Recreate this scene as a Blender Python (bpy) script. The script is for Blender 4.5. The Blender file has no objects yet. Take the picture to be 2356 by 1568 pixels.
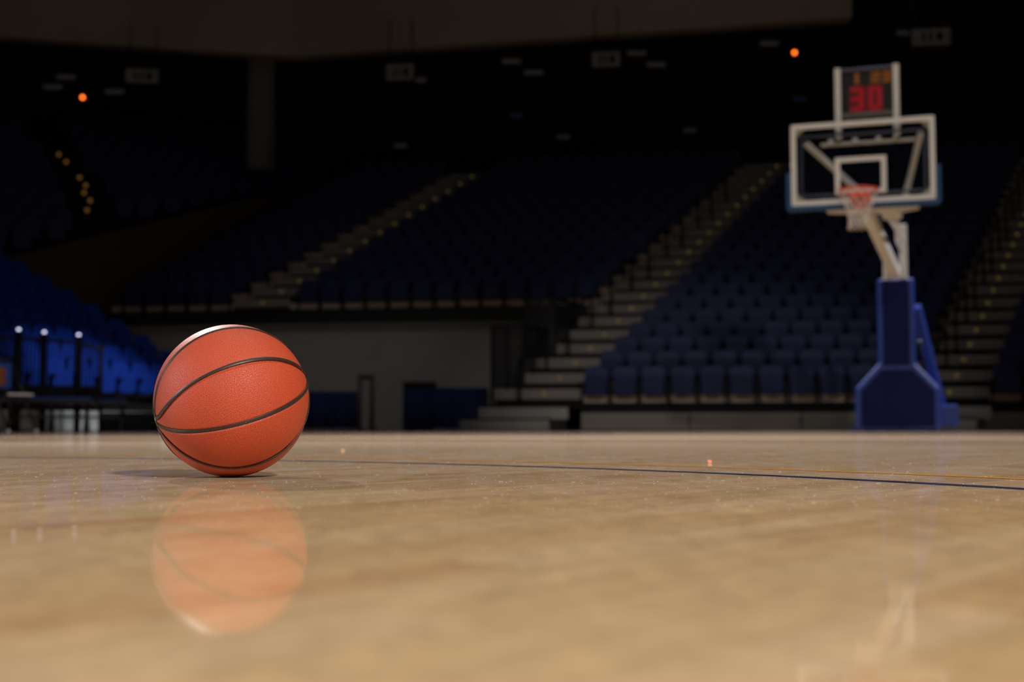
import bpy, bmesh, math, random
import numpy as np
from mathutils import Vector, Matrix
random.seed(7)
sc = bpy.context.scene
COL = sc.collection
R = math.radians
W, H, F, HC = 2356, 1568, 3000.0, 0.0795          # frame, focal length in pixels, camera height
PITCH = math.atan((980.5 - 784) / F)

def at(px, py, depth):
    """a point of the hall seen at photo pixel (px, py), `depth` metres ahead of the camera"""
    xc, yc = (px - W / 2) / F, (H / 2 - py) / F
    c, s = math.cos(PITCH), math.sin(PITCH)
    d = (xc, c - yc * s, s + yc * c)
    k = depth / d[1]
    return Vector((d[0] * k, depth, HC + d[2] * k))

# ------------------------------------------------------------------ object helpers
def tag(o, label=None, cat=None, group=None, kind=None):
    if label: o['label'] = label
    if cat: o['category'] = cat
    if group: o['group'] = group
    if kind: o['kind'] = kind
    return o

def empty(name, loc=(0, 0, 0), rz=0.0):
    o = bpy.data.objects.new(name, None)
    o.empty_display_size = 0.1
    COL.objects.link(o); o.location = loc; o.rotation_euler = (0, 0, rz)
    return o

class MB:
    def __init__(s): s.v = []; s.f = []
    def add(s, vs, fs):
        b = len(s.v); s.v += [tuple(p) for p in vs]; s.f += [tuple(i + b for i in f) for f in fs]; return s
    def box(s, lo, hi, m=None):
        x0, y0, z0 = lo; x1, y1, z1 = hi
        vs = [Vector(p) for p in ((x0,y0,z0),(x1,y0,z0),(x1,y1,z0),(x0,y1,z0),(x0,y0,z1),(x1,y0,z1),(x1,y1,z1),(x0,y1,z1))]
        if m: vs = [m @ p for p in vs]
        return s.add(vs, [(0,3,2,1),(4,5,6,7),(0,1,5,4),(1,2,6,5),(2,3,7,6),(3,0,4,7)])
    def prism(s, poly, y0, y1, m=None):
        """polygon in x,z (counter-clockwise seen from -y) pushed from y0 to y1"""
        n = len(poly)
        vs = [Vector((x, y0, z)) for x, z in poly] + [Vector((x, y1, z)) for x, z in poly]
        if m: vs = [m @ p for p in vs]
        fs = [tuple(range(n)), tuple(range(2 * n - 1, n - 1, -1))]
        fs += [(i, i + n, (i + 1) % n + n, (i + 1) % n) for i in range(n)]
        return s.add(vs, fs)
    def ring(s, outer, inner, y0, y1):
        n = len(outer)
        vs = [(x, y0, z) for x, z in outer] + [(x, y0, z) for x, z in inner] + [(x, y1, z) for x, z in outer] + [(x, y1, z) for x, z in inner]
        fs = []
        for i in range(n):
            j = (i + 1) % n
            fs += [(i, j, n + j, n + i), (2*n+j, 2*n+i, 3*n+i, 3*n+j), (j, i, 2*n+i, 2*n+j), (n+i, n+j, 3*n+j, 3*n+i)]
        return s.add(vs, fs)
    def tube(s, pts, r, n=8, closed=False, r2=None, up=None):
        """round (or elliptical r x r2) tube along points"""
        pts = [Vector(p) for p in pts]; N = len(pts); vs = []; prev = None
        for i, p in enumerate(pts):
            if closed: t = pts[(i + 1) % N] - pts[i - 1]
            else: t = pts[min(i + 1, N - 1)] - pts[max(i - 1, 0)]
            t.normalize()
            if up is not None: a = Vector(up(p)) if callable(up) else Vector(up)
            elif prev is not None: a = prev
            else: a = Vector((0, 0, 1)) if abs(t.z) < .9 else Vector((1, 0, 0))
            a = (a - t * a.dot(t)).normalized(); prev = a; b = t.cross(a)
            rr = r[i] if isinstance(r, (list, tuple)) else r
            for k in range(n):
                w = 2 * math.pi * k / n
                vs.append(p + b * (rr * math.cos(w)) + a * ((r2 or rr) * math.sin(w)))
        fs = []
        for i in range(N if closed else N - 1):
            for k in range(n):
                a0, a1 = i * n + k, i * n + (k + 1) % n
                b0, b1 = ((i + 1) % N) * n + k, ((i + 1) % N) * n + (k + 1) % n
                fs.append((a0, a1, b1, b0))
        if not closed:
            fs += [tuple(range(n - 1, -1, -1)), tuple(range((N - 1) * n, N * n))]
        return s.add(vs, fs)
    def beam(s, a, b, w, h):
        """square bar from a to b"""
        a, b = Vector(a), Vector(b); t = (b - a).normalized()
        up = Vector((0, 0, 1)) if abs(t.z) < .95 else Vector((0, 1, 0))
        x = t.cross(up).normalized(); u = x.cross(t)
        vs = [q + x * (sx * w / 2) + u * (su * h / 2) for q in (a, b) for sx, su in ((-1,-1),(1,-1),(1,1),(-1,1))]
        return s.add(vs, [(0,1,2,3),(7,6,5,4),(0,4,5,1),(1,5,6,2),(2,6,7,3),(3,7,4,0)])
    def sphere(s, c, r, n=10, m=6):
        c = Vector(c); vs = [c + Vector((0, 0, r))]; fs = []
        for i in range(1, m):
            for k in range(n):
                t, w = math.pi * i / m, 2 * math.pi * k / n
                vs.append(c + Vector((r*math.sin(t)*math.cos(w), r*math.sin(t)*math.sin(w), r*math.cos(t))))
        vs.append(c - Vector((0, 0, r)))
        for k in range(n):
            fs.append((0, 1 + k, 1 + (k + 1) % n)); L = 1 + (m - 2) * n
            fs.append((L + k, len(vs) - 1, L + (k + 1) % n))
        for i in range(m - 2):
            for k in range(n):
                a = 1 + i * n; fs.append((a + k, a + n + k, a + n + (k + 1) % n, a + (k + 1) % n))
        return s.add(vs, fs)
    def build(s, name, mat, parent=None, smooth=False, bevel=0, seg=2):
        me = bpy.data.meshes.new(name); me.from_pydata(s.v, [], s.f); me.update()
        bm = bmesh.new(); bm.from_mesh(me); bmesh.ops.recalc_face_normals(bm, faces=bm.faces); bm.to_mesh(me); bm.free()
        if smooth:
            for p in me.polygons: p.use_smooth = True
        o = bpy.data.objects.new(name, me); me.materials.append(mat); COL.objects.link(o)
        if parent: o.parent = parent
        if bevel:
            b = o.modifiers.new('bevel', 'BEVEL'); b.width = bevel; b.segments = seg; b.limit_method = 'ANGLE'
        return o

def rrect(x0, z0, x1, z1, r, n=5):
    out = []
    for cx, cz, a in ((x1-r, z0+r, -90), (x1-r, z1-r, 0), (x0+r, z1-r, 90), (x0+r, z0+r, 180)):
        for k in range(n + 1):
            w = R(a + 90 * k / n); out.append((cx + r * math.cos(w), cz + r * math.sin(w)))
    return out

def copy_tree(o, parent=None):
    c = o.copy(); COL.objects.link(c); c.parent = parent
    for ch in list(o.children): copy_tree(ch, c)
    return c

# ------------------------------------------------------------------ materials
def mat(name, col, rough=.6, metal=0.0, spec=.3, emit=None, es=1.0, noise=0.0, scale=8.0, bump=0.0):
    m = bpy.data.materials.new(name); m.use_nodes = True
    nt = m.node_tree; p = nt.nodes['Principled BSDF']
    p.inputs['Roughness'].default_value = rough; p.inputs['Metallic'].default_value = metal
    p.inputs['Specular IOR Level'].default_value = spec
    p.inputs['Base Color'].default_value = (*col, 1)
    if emit:
        p.inputs['Emission Color'].default_value = (*emit, 1); p.inputs['Emission Strength'].default_value = es
    if noise or bump:
        tc = nt.nodes.new('ShaderNodeTexCoord'); nz = nt.nodes.new('ShaderNodeTexNoise')
        nz.inputs['Scale'].default_value = scale; nz.inputs['Detail'].default_value = 4
        nt.links.new(tc.outputs['Object'], nz.inputs['Vector'])
        if noise:
            mr = nt.nodes.new('ShaderNodeMapRange'); mr.inputs['To Min'].default_value = 1 - noise; mr.inputs['To Max'].default_value = 1 + noise
            nt.links.new(nz.outputs['Fac'], mr.inputs['Value'])
            mx = nt.nodes.new('ShaderNodeMix'); mx.data_type = 'RGBA'; mx.blend_type = 'MULTIPLY'; mx.inputs['Factor'].default_value = 1
            mx.inputs[6].default_value = (*col, 1)
            nt.links.new(mr.outputs[0], mx.inputs[7]); nt.links.new(mx.outputs[2], p.inputs['Base Color'])
        if bump:
            b = nt.nodes.new('ShaderNodeBump'); b.inputs['Strength'].default_value = bump; b.inputs['Distance'].default_value = .01
            nt.links.new(nz.outputs['Fac'], b.inputs['Height']); nt.links.new(b.outputs[0], p.inputs['Normal'])
    return m

def gloss_over(nt, base_sock, rough, lo, hi, normal=None, veil=.56):
    """varnish: diffuse under a clear glossy coat whose strength rises at grazing angles"""
    N, L = nt.nodes, nt.links
    geo = N.new('ShaderNodeNewGeometry')
    dot = N.new('ShaderNodeVectorMath'); dot.operation = 'DOT_PRODUCT'
    L.new(geo.outputs['Incoming'], dot.inputs[0]); L.new(geo.outputs['True Normal'], dot.inputs[1])
    mr = N.new('ShaderNodeValToRGB')
    cr = mr.color_ramp
    cr.elements[0].position = 0.0; cr.elements[0].color = (hi,)*3 + (1,)
    cr.elements[1].position = 1.0; cr.elements[1].color = (.04, .04, .04, 1)
    for pz, q in ((.045, .52), (.11, 0), (.2, -.3), (.4, -.7)):
        v = lo + (hi - lo) * q if q > 0 else lo * (1 + q)
        e = cr.elements.new(pz); e.color = (v, v, v, 1)
    # grey-blue haze painted into the base colour, seen only at a low angle
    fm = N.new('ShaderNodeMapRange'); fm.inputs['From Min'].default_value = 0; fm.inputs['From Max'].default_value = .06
    fm.inputs['To Min'].default_value = veil; fm.inputs['To Max'].default_value = 0; L.new(dot.outputs['Value'], fm.inputs['Value'])
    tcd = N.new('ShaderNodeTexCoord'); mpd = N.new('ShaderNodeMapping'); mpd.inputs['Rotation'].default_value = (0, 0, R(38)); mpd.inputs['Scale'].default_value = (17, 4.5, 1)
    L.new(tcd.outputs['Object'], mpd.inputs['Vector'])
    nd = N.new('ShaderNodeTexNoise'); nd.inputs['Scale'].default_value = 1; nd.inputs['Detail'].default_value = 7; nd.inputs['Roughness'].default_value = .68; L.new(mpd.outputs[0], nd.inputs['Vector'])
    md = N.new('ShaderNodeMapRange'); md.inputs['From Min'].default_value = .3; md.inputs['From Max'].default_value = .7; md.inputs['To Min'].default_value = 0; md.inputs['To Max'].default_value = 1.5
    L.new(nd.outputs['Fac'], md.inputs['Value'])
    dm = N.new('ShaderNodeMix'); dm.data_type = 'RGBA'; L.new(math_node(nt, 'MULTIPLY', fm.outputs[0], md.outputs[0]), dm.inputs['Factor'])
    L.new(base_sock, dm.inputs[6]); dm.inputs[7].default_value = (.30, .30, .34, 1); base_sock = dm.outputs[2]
    L.new(dot.outputs['Value'], mr.inputs[0])
    gk = N.new('ShaderNodeMapRange'); gk.inputs['From Min'].default_value = .3; gk.inputs['From Max'].default_value = .7; gk.inputs['To Min'].default_value = 1.14; gk.inputs['To Max'].default_value = .86
    L.new(nd.outputs['Fac'], gk.inputs['Value'])
    d = N.new('ShaderNodeBsdfDiffuse'); g = N.new('ShaderNodeBsdfGlossy')
    g.inputs['Roughness'].default_value = rough
    if isinstance(base_sock, tuple): d.inputs['Color'].default_value = (*base_sock, 1)
    else: L.new(base_sock, d.inputs['Color'])
    if normal: L.new(normal, g.inputs['Normal'])
    mx = N.new('ShaderNodeMixShader')
    L.new(math_node(nt, 'MULTIPLY', mr.outputs[0], gk.outputs[0]), mx.inputs[0]); L.new(d.outputs[0], mx.inputs[1]); L.new(g.outputs[0], mx.inputs[2])
    out = [n for n in N if n.type == 'OUTPUT_MATERIAL'][0]
    L.new(mx.outputs[0], out.inputs['Surface'])

def math_node(nt, op, a, b=None):
    n = nt.nodes.new('ShaderNodeMath'); n.operation = op
    for i, v in enumerate((a, b)):
        if v is None: continue
        if isinstance(v, (int, float)): n.inputs[i].default_value = v
        else: nt.links.new(v, n.inputs[i])
    return n.outputs[0]

FLOOR_ROT = R(38)      # boards run along the court
def floor_bump(nt, vec):
    N, L = nt.nodes, nt.links
    mp = N.new('ShaderNodeMapping'); mp.inputs['Scale'].default_value = (9, 2.2, 1); L.new(vec, mp.inputs['Vector'])
    nz = N.new('ShaderNodeTexNoise'); nz.inputs['Scale'].default_value = 1.0; nz.inputs['Detail'].default_value = 3
    L.new(mp.outputs[0], nz.inputs['Vector'])
    b = N.new('ShaderNodeBump'); b.inputs['Strength'].default_value = .022; b.inputs['Distance'].default_value = .02
    L.new(nz.outputs['Fac'], b.inputs['Height'])
    return b.outputs[0]

def floor_material():
    m = bpy.data.materials.new('varnished_maple'); m.use_nodes = True
    nt = m.node_tree; N, L = nt.nodes, nt.links
    N.remove(N['Principled BSDF'])
    tc = N.new('ShaderNodeTexCoord'); mp = N.new('ShaderNodeMapping')
    mp.inputs['Rotation'].default_value = (0, 0, FLOOR_ROT)
    L.new(tc.outputs['Object'], mp.inputs['Vector'])
    sp = N.new('ShaderNodeSeparateXYZ'); L.new(mp.outputs[0], sp.inputs[0])
    x, y = sp.outputs[0], sp.outputs[1]
    sx = math_node(nt, 'DIVIDE', x, .057); ix = math_node(nt, 'FLOOR', sx); fx = math_node(nt, 'FRACT', sx)
    wn = N.new('ShaderNodeTexWhiteNoise'); wn.noise_dimensions = '1D'; L.new(ix, wn.inputs['W'])
    sy = math_node(nt, 'ADD', math_node(nt, 'DIVIDE', y, .62), math_node(nt, 'MULTIPLY', wn.outputs['Value'], 17.3))
    iy = math_node(nt, 'FLOOR', sy); fy = math_node(nt, 'FRACT', sy)
    cb = N.new('ShaderNodeCombineXYZ'); L.new(ix, cb.inputs[0]); L.new(iy, cb.inputs[1])
    w2 = N.new('ShaderNodeTexWhiteNoise'); w2.noise_dimensions = '3D'; L.new(cb.outputs[0], w2.inputs['Vector'])
    # board tone
    rmp = N.new('ShaderNodeValToRGB'); cr = rmp.color_ramp
    cr.elements[0].position = 0; cr.elements[0].color = (.42, .25, .115, 1)
    cr.elements[1].position = 1; cr.elements[1].color = (.51, .34, .18, 1)
    for pz, c in ((.18, (.45, .28, .132, 1)), (.45, (.47, .30, .142, 1)), (.8, (.49, .325, .165, 1))):
        e = cr.elements.new(pz); e.color = c
    L.new(w2.outputs['Value'], rmp.inputs[0])
    # grain, stretched along the boards
    g1 = N.new('ShaderNodeMapping'); g1.inputs['Scale'].default_value = (70, 3.2, 1); L.new(mp.outputs[0], g1.inputs['Vector'])
    gv = N.new('ShaderNodeVectorMath'); gv.operation = 'ADD'; L.new(g1.outputs[0], gv.inputs[0]); L.new(w2.outputs['Color'], gv.inputs[1])
    nz = N.new('ShaderNodeTexNoise'); nz.inputs['Scale'].default_value = 1; nz.inputs['Detail'].default_value = 5; nz.inputs['Roughness'].default_value = .6
    L.new(gv.outputs[0], nz.inputs['Vector'])
    gm = N.new('ShaderNodeMapRange'); gm.inputs['From Min'].default_value = .3; gm.inputs['From Max'].default_value = .7
    gm.inputs['To Min'].default_value = .88; gm.inputs['To Max'].default_value = 1.08; L.new(nz.outputs['Fac'], gm.inputs['Value'])
    # broad mottling and brown heartwood streaks
    g2 = N.new('ShaderNodeMapping'); g2.inputs['Scale'].default_value = (11, 2.4, 1); L.new(mp.outputs[0], g2.inputs['Vector'])
    n2 = N.new('ShaderNodeTexNoise'); n2.inputs['Scale'].default_value = 1; n2.inputs['Detail'].default_value = 2; L.new(g2.outputs[0], n2.inputs['Vector'])
    hm = N.new('ShaderNodeMapRange'); hm.inputs['From Min'].default_value = .62; hm.inputs['From Max'].default_value = .78
    hm.inputs['To Min'].default_value = 0; hm.inputs['To Max'].default_value = .30; L.new(n2.outputs['Fac'], hm.inputs['Value'])
    n5 = N.new('ShaderNodeTexNoise'); n5.inputs['Scale'].default_value = 42; n5.inputs['Detail'].default_value = 9; n5.inputs['Roughness'].default_value = .72
    L.new(mp.outputs[0], n5.inputs['Vector'])
    g5 = N.new('ShaderNodeMapRange'); g5.inputs['From Min'].default_value = .3; g5.inputs['From Max'].default_value = .7
    g5.inputs['To Min'].default_value = .76; g5.inputs['To Max'].default_value = 1.2; L.new(n5.outputs['Fac'], g5.inputs['Value'])
    m1 = N.new('ShaderNodeMix'); m1.data_type = 'RGBA'; m1.blend_type = 'MULTIPLY'; m1.inputs['Factor'].default_value = 1
    L.new(rmp.outputs[0], m1.inputs[6]); L.new(math_node(nt, 'MULTIPLY', gm.outputs[0], g5.outputs[0]), m1.inputs[7])
    m2 = N.new('ShaderNodeMix'); m2.data_type = 'RGBA'; L.new(hm.outputs[0], m2.inputs['Factor'])
    L.new(m1.outputs[2], m2.inputs[6]); m2.inputs[7].default_value = (.34, .15, .055, 1)
    # fine seams between boards
    def near0(f, w):
        d = math_node(nt, 'MINIMUM', f, math_node(nt, 'SUBTRACT', 1.0, f))
        return math_node(nt, 'LESS_THAN', d, w)
    seam = math_node(nt, 'MAXIMUM', near0(fx, .012), near0(fy, .0012))
    m3 = N.new('ShaderNodeMix'); m3.data_type = 'RGBA'; L.new(math_node(nt, 'MULTIPLY', seam, .30), m3.inputs['Factor'])
    L.new(m2.outputs[2], m3.inputs[6]); m3.inputs[7].default_value = (.16, .08, .03, 1)
    # pale scuffs: thin crosswise scratches in the varnish
    g4 = N.new('ShaderNodeMapping'); g4.inputs['Rotation'].default_value = (0, 0, R(-17)); g4.inputs['Scale'].default_value = (5, 160, 1)
    L.new(tc.outputs['Object'], g4.inputs['Vector'])
    n4 = N.new('ShaderNodeTexNoise'); n4.inputs['Scale'].default_value = 1; n4.inputs['Detail'].default_value = 3; L.new(g4.outputs[0], n4.inputs['Vector'])
    s4 = N.new('ShaderNodeMapRange'); s4.inputs['From Min'].default_value = .66; s4.inputs['From Max'].default_value = .74
    s4.inputs['To Min'].default_value = 0; s4.inputs['To Max'].default_value = .35; L.new(n4.outputs['Fac'], s4.inputs['Value'])
    m4 = N.new('ShaderNodeMix'); m4.data_type = 'RGBA'; L.new(s4.outputs[0], m4.inputs['Factor'])
    L.new(m3.outputs[2], m4.inputs[6]); m4.inputs[7].default_value = (.62, .55, .46, 1)
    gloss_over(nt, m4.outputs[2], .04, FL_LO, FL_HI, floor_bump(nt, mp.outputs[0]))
    return m

def paint_material(name, col, veil=.12):
    m = bpy.data.materials.new(name); m.use_nodes = True
    nt = m.node_tree; nt.nodes.remove(nt.nodes['Principled BSDF'])
    tc = nt.nodes.new('ShaderNodeTexCoord'); nz = nt.nodes.new('ShaderNodeTexNoise'); nz.inputs['Scale'].default_value = 30
    nt.links.new(tc.outputs['Object'], nz.inputs['Vector'])
    mx = nt.nodes.new('ShaderNodeMix'); mx.data_type = 'RGBA'; nt.links.new(nz.outputs['Fac'], mx.inputs['Factor'])
    mx.inputs[6].default_value = (*[c * .8 for c in col], 1); mx.inputs[7].default_value = (*[c * 1.2 for c in col], 1)
    gloss_over(nt, mx.outputs[2], .08, FL_LO * .5, FL_HI * .6, veil=veil)
    return m

def ball_material():
    m = bpy.data.materials.new('pebbled_leather'); m.use_nodes = True
    nt = m.node_tree; N, L = nt.nodes, nt.links; p = N['Principled BSDF']
    tc = N.new('ShaderNodeTexCoord')
    wob = N.new('ShaderNodeTexNoise'); wob.inputs['Scale'].default_value = 60; L.new(tc.outputs['Object'], wob.inputs['Vector'])
    vo = N.new('ShaderNodeTexVoronoi'); vo.feature = 'F1'; vo.voronoi_dimensions = '2D'; vo.inputs['Scale'].default_value = 92; vo.inputs['Randomness'].default_value = .62
    L.new(tc.outputs['UV'], vo.inputs['Vector'])
    ds = N.new('ShaderNodeMapRange'); ds.inputs['From Min'].default_value = .10; ds.inputs['From Max'].default_value = .50
    ds.inputs['To Min'].default_value = 0; ds.inputs['To Max'].default_value = 1; ds.interpolation_type = 'SMOOTHSTEP'
    L.new(vo.outputs['Distance'], ds.inputs['Value'])
    b = N.new('ShaderNodeBump'); b.inputs['Strength'].default_value = .45; b.inputs['Distance'].default_value = .0006
    L.new(ds.outputs[0], b.inputs['Height']); L.new(b.outputs[0], p.inputs['Normal'])
    r = N.new('ShaderNodeValToRGB'); cr = r.color_ramp
    cr.elements[0].position = 0; cr.elements[0].color = (.22, .015, .005, 1)  # pits darkened so the colour carries their shade
    cr.elements[1].position = .7; cr.elements[1].color = (.455, .066, .023, 1)
    L.new(ds.outputs[0], r.inputs[0])
    big = N.new('ShaderNodeTexNoise'); big.inputs['Scale'].default_value = 9; big.inputs['Detail'].default_value = 3; L.new(tc.outputs['Object'], big.inputs['Vector'])
    mr = N.new('ShaderNodeMapRange'); mr.inputs['To Min'].default_value = .86; mr.inputs['To Max'].default_value = 1.12; L.new(big.outputs['Fac'], mr.inputs['Value'])
    mx = N.new('ShaderNodeMix'); mx.data_type = 'RGBA'; mx.blend_type = 'MULTIPLY'; mx.inputs['Factor'].default_value = 1
    L.new(r.outputs[0], mx.inputs[6]); L.new(mr.outputs[0], mx.inputs[7]); L.new(mx.outputs[2], p.inputs['Base Color'])
    p.inputs['Roughness'].default_value = .52; p.inputs['Specular IOR Level'].default_value = .3
    return m

FL_LO, FL_HI = .45, .62
M = {}
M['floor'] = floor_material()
M['navy_line'] = paint_material('navy_line_paint', (.012, .014, .05))
M['gold_line'] = paint_material('gold_line_paint', (.44, .19, .014))
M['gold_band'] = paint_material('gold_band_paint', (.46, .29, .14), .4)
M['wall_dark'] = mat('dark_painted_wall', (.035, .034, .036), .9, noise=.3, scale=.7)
M['wall_grey'] = mat('grey_tunnel_wall', (.52, .50, .49), .9, noise=.15, scale=.8)
M['fascia'] = mat('grey_bulkhead', (.36, .32, .29), .9, noise=.25, scale=.25)
M['parapet'] = mat('brown_parapet', (.085, .058, .034), .9, noise=.2, scale=.5)
M['black'] = mat('black_metal', (.006, .006, .007), .6, noise=.2)
M['seat_blue'] = mat('blue_plastic', (.018, .028, .10), .5, spec=.2, noise=.15, scale=4)
M['seat_pan'] = mat('blue_plastic_pan', (.014, .022, .082), .5, spec=.2, noise=.15, scale=4)
M['seat_bright'] = mat('bright_blue_plastic', (.016, .06, .46), .42, spec=.3, noise=.15, scale=4)
M['tan_board'] = mat('tan_riser_board', (.275, .245, .225), .8, noise=.2, scale=3)
M['step_board'] = mat('pale_step_board', (.33, .32, .29), .8, noise=.15, scale=3)
M['kick'] = mat('tan_kick_board', (.60, .46, .37), .8, noise=.15, scale=3)
M['grey_board'] = mat('grey_fascia_board', (.25, .225, .20), .8, noise=.2, scale=2)
M['pale_board'] = mat('pale_green_grey_board', (.60, .63, .63), .8, noise=.2, scale=2)
M['deck'] = mat('dark_deck', (.012, .011, .011), .9, noise=.2)
M['white'] = mat('cream_painted_steel', (.68, .655, .62), .4, spec=.4, noise=.05)
M['alu'] = mat('grey_blue_aluminium', (.10, .10, .14), .35, metal=.6, noise=.1)
M['pad'] = mat('blue_vinyl_pad', (.020, .046, .27), .38, spec=.5, noise=.08, scale=3)
M['pad_dark'] = mat('navy_vinyl_panel', (.010, .015, .082), .7, spec=.06, noise=.1, scale=3)
M['pad_board'] = mat('board_edge_pad', (.014, .058, .15), .5, noise=.1)
M['rim'] = mat('red_orange_rim', (.80, .055, .018), .35, spec=.5, noise=.05)
M['net'] = mat('white_net_cord', (.80, .74, .68), .8, noise=.1, scale=40)
M['gusset'] = mat('pale_yellow_gusset', (.42, .40, .26), .7, noise=.1)
M['panel'] = mat('black_display_panel', (.008, .008, .008), .5, noise=.1)
M['led_red'] = mat('red_led', (.05, .002, .004), .6, emit=(1, .012, .03), es=.15)
M['led_field'] = mat('faint_led_field', (.03, .004, .005), .6, emit=(1, .03, .04), es=.028)  # faint emission puts a dull red glow behind the lit digits
M['led_amber'] = mat('amber_led', (.05, .02, .003), .6, emit=(1, .26, .03), es=.10)
M['seam'] = mat('black_rubber', (.024, .019, .015), .42, spec=.4, noise=.2, scale=60)
M['ball'] = ball_material()
M['curtain'] = mat('dark_blue_drape', (.022, .036, .14), .85, noise=.25, scale=3)
M['post_pale'] = mat('pale_post', (.13, .115, .10), .7, noise=.1)
M['red_dark'] = mat('dark_red_bar', (.06, .016, .014), .7, noise=.1)
M['column'] = mat('grey_column_paint', (.21, .20, .195), .9, noise=.1, scale=.8)
M['sign'] = mat('grey_sign_face', (.07, .065, .06), .6, emit=(.9, .75, .65), es=.0075, noise=.05)
M['sign_side'] = mat('dark_sign_housing', (.03, .03, .03), .8, noise=.1)
M['numeral'] = mat('dark_numerals', (.01, .01, .01), .8, noise=.1)
M['orange_lamp'] = mat('orange_lamp_lens', (.3, .1, .02), .5, emit=(1, .14, .012), es=4.5)
M['step_lamp'] = mat('yellow_step_lamp', (.3, .25, .08), .5, emit=(1, .78, .16), es=.075)
M['amber_step'] = mat('amber_step_lamp', (.3, .2, .05), .5, emit=(1, .5, .1), es=.11)
M['cap_glint'] = mat('glowing_cap_glint', (.5, .5, .5), .5, emit=(.72, .72, 1), es=2.6)  # emission stands in for highlights on the rail-post caps; no lamp there
M['tube_lamp'] = mat('dim_tube_lamp', (.2, .2, .2), .6, emit=(1, .9, .85), es=.007)
M['blue_lamp'] = mat('dim_blue_lamp', (.1, .1, .2), .6, emit=(.2, .45, 1), es=.006)
M['chrome'] = mat('chrome', (.8, .8, .85), .12, metal=1, noise=.03)
M['chair_blue'] = mat('chair_blue_vinyl', (.03, .09, .42), .45, noise=.1)
M['chair_orange'] = mat('chair_orange_patch', (.32, .10, .04), .5, noise=.1)
M['chair_black'] = mat('chair_black_frame', (.012, .012, .016), .35, spec=.5, noise=.1)
M['chair_glint'] = mat('pale_chair_glint', (.80, .80, .88), .4, noise=.05)  # pale colour stands in for glints on the chair's seat edge and feet
M['dust'] = mat('pale_dust', (.85, .80, .74), .7, noise=.05)
M['pink'] = mat('pink_paper', (.85, .25, .2), .7, noise=.05)
M['amber_paper'] = mat('amber_paper', (.85, .5, .2), .7, noise=.05)
def mesh_panel():
    m = bpy.data.materials.new('black_wire_mesh'); m.use_nodes = True
    nt = m.node_tree; N, L = nt.nodes, nt.links; p = N['Principled BSDF']
    p.inputs['Base Color'].default_value = (.012, .012, .013, 1); p.inputs['Roughness'].default_value = .7
    tc = N.new('ShaderNodeTexCoord'); wv = N.new('ShaderNodeTexChecker'); wv.inputs['Scale'].default_value = 60
    L.new(tc.outputs['Object'], wv.inputs['Vector'])
    t = N.new('ShaderNodeBsdfTransparent'); mx = N.new('ShaderNodeMixShader')
    mr = math_node(nt, 'MULTIPLY', wv.outputs['Fac'], .8)
    L.new(mr, mx.inputs[0]); L.new(p.outputs[0], mx.inputs[1]); L.new(t.outputs[0], mx.inputs[2])
    L.new(mx.outputs[0], N['Material Output'].inputs['Surface'])
    return m
M['mesh'] = mesh_panel()
def glass():
    m = bpy.data.materials.new('clear_glass'); m.use_nodes = True
    nt = m.node_tree; N, L = nt.nodes, nt.links; N.remove(N['Principled BSDF'])
    t = N.new('ShaderNodeBsdfTransparent'); t.inputs['Color'].default_value = (.93, .95, .95, 1)
    g = N.new('ShaderNodeBsdfGlossy'); g.inputs['Roughness'].default_value = .03
    fr = N.new('ShaderNodeFresnel'); fr.inputs['IOR'].default_value = 1.3
    nz = N.new('ShaderNodeTexNoise'); nz.inputs['Scale'].default_value = 2
    mx = N.new('ShaderNodeMixShader'); L.new(math_node(nt, 'MULTIPLY', fr.outputs[0], .5), mx.inputs[0])
    L.new(t.outputs[0], mx.inputs[1]); L.new(g.outputs[0], mx.inputs[2])
    L.new(mx.outputs[0], N['Material Output'].inputs['Surface'])
    return m
M['glass'] = glass()

# ------------------------------------------------------------------ the hall
def struct(name, mb, m, **k): return tag(mb.build(name, m, **k), kind='structure')
fl = MB(); fl.add([(-40, -20, 0), (40, -20, 0), (40, 60, 0), (-40, 60, 0)], [(0, 1, 2, 3)])
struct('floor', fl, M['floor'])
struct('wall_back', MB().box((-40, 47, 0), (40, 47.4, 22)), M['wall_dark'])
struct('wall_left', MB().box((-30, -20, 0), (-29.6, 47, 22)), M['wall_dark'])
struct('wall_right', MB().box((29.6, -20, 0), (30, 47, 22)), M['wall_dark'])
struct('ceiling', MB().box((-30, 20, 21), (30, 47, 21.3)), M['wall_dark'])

def ribbon(name, pts, w, m, z=.0006):
    mb = MB(); L = []; n = len(pts)
    for i, p in enumerate(pts):
        a, b = pts[max(i - 1, 0)], pts[min(i + 1, n - 1)]
        t = Vector((b[0] - a[0], b[1] - a[1])).normalized(); q = Vector((-t.y, t.x)) * w / 2
        L += [(p[0] + q.x, p[1] + q.y, z), (p[0] - q.x, p[1] - q.y, z)]
    mb.add(L, [(2*i, 2*i+1, 2*i+3, 2*i+2) for i in range(n - 1)])
    return struct(name, mb, m)
def arc(cx, cy, r, a0, a1, n=90):
    return [(cx + r * math.cos(R(a0 + (a1 - a0) * i / n)), cy + r * math.sin(R(a0 + (a1 - a0) * i / n))) for i in range(n + 1)]
ribbon('trim_1', arc(-2.045, .553, 2.917, -40, 120), .036, M['navy_line'])
ribbon('trim_2', arc(-2.27, .40, 3.43, -30, 120), .036, M['gold_line'])
ribbon('trim_3', [(-6, 9.6), (10, 8.2)], 1.0, M['gold_band'])
ribbon('trim_4', [(-6, 13.5), (1.0, 12.9)], .8, M['navy_line'])

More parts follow.
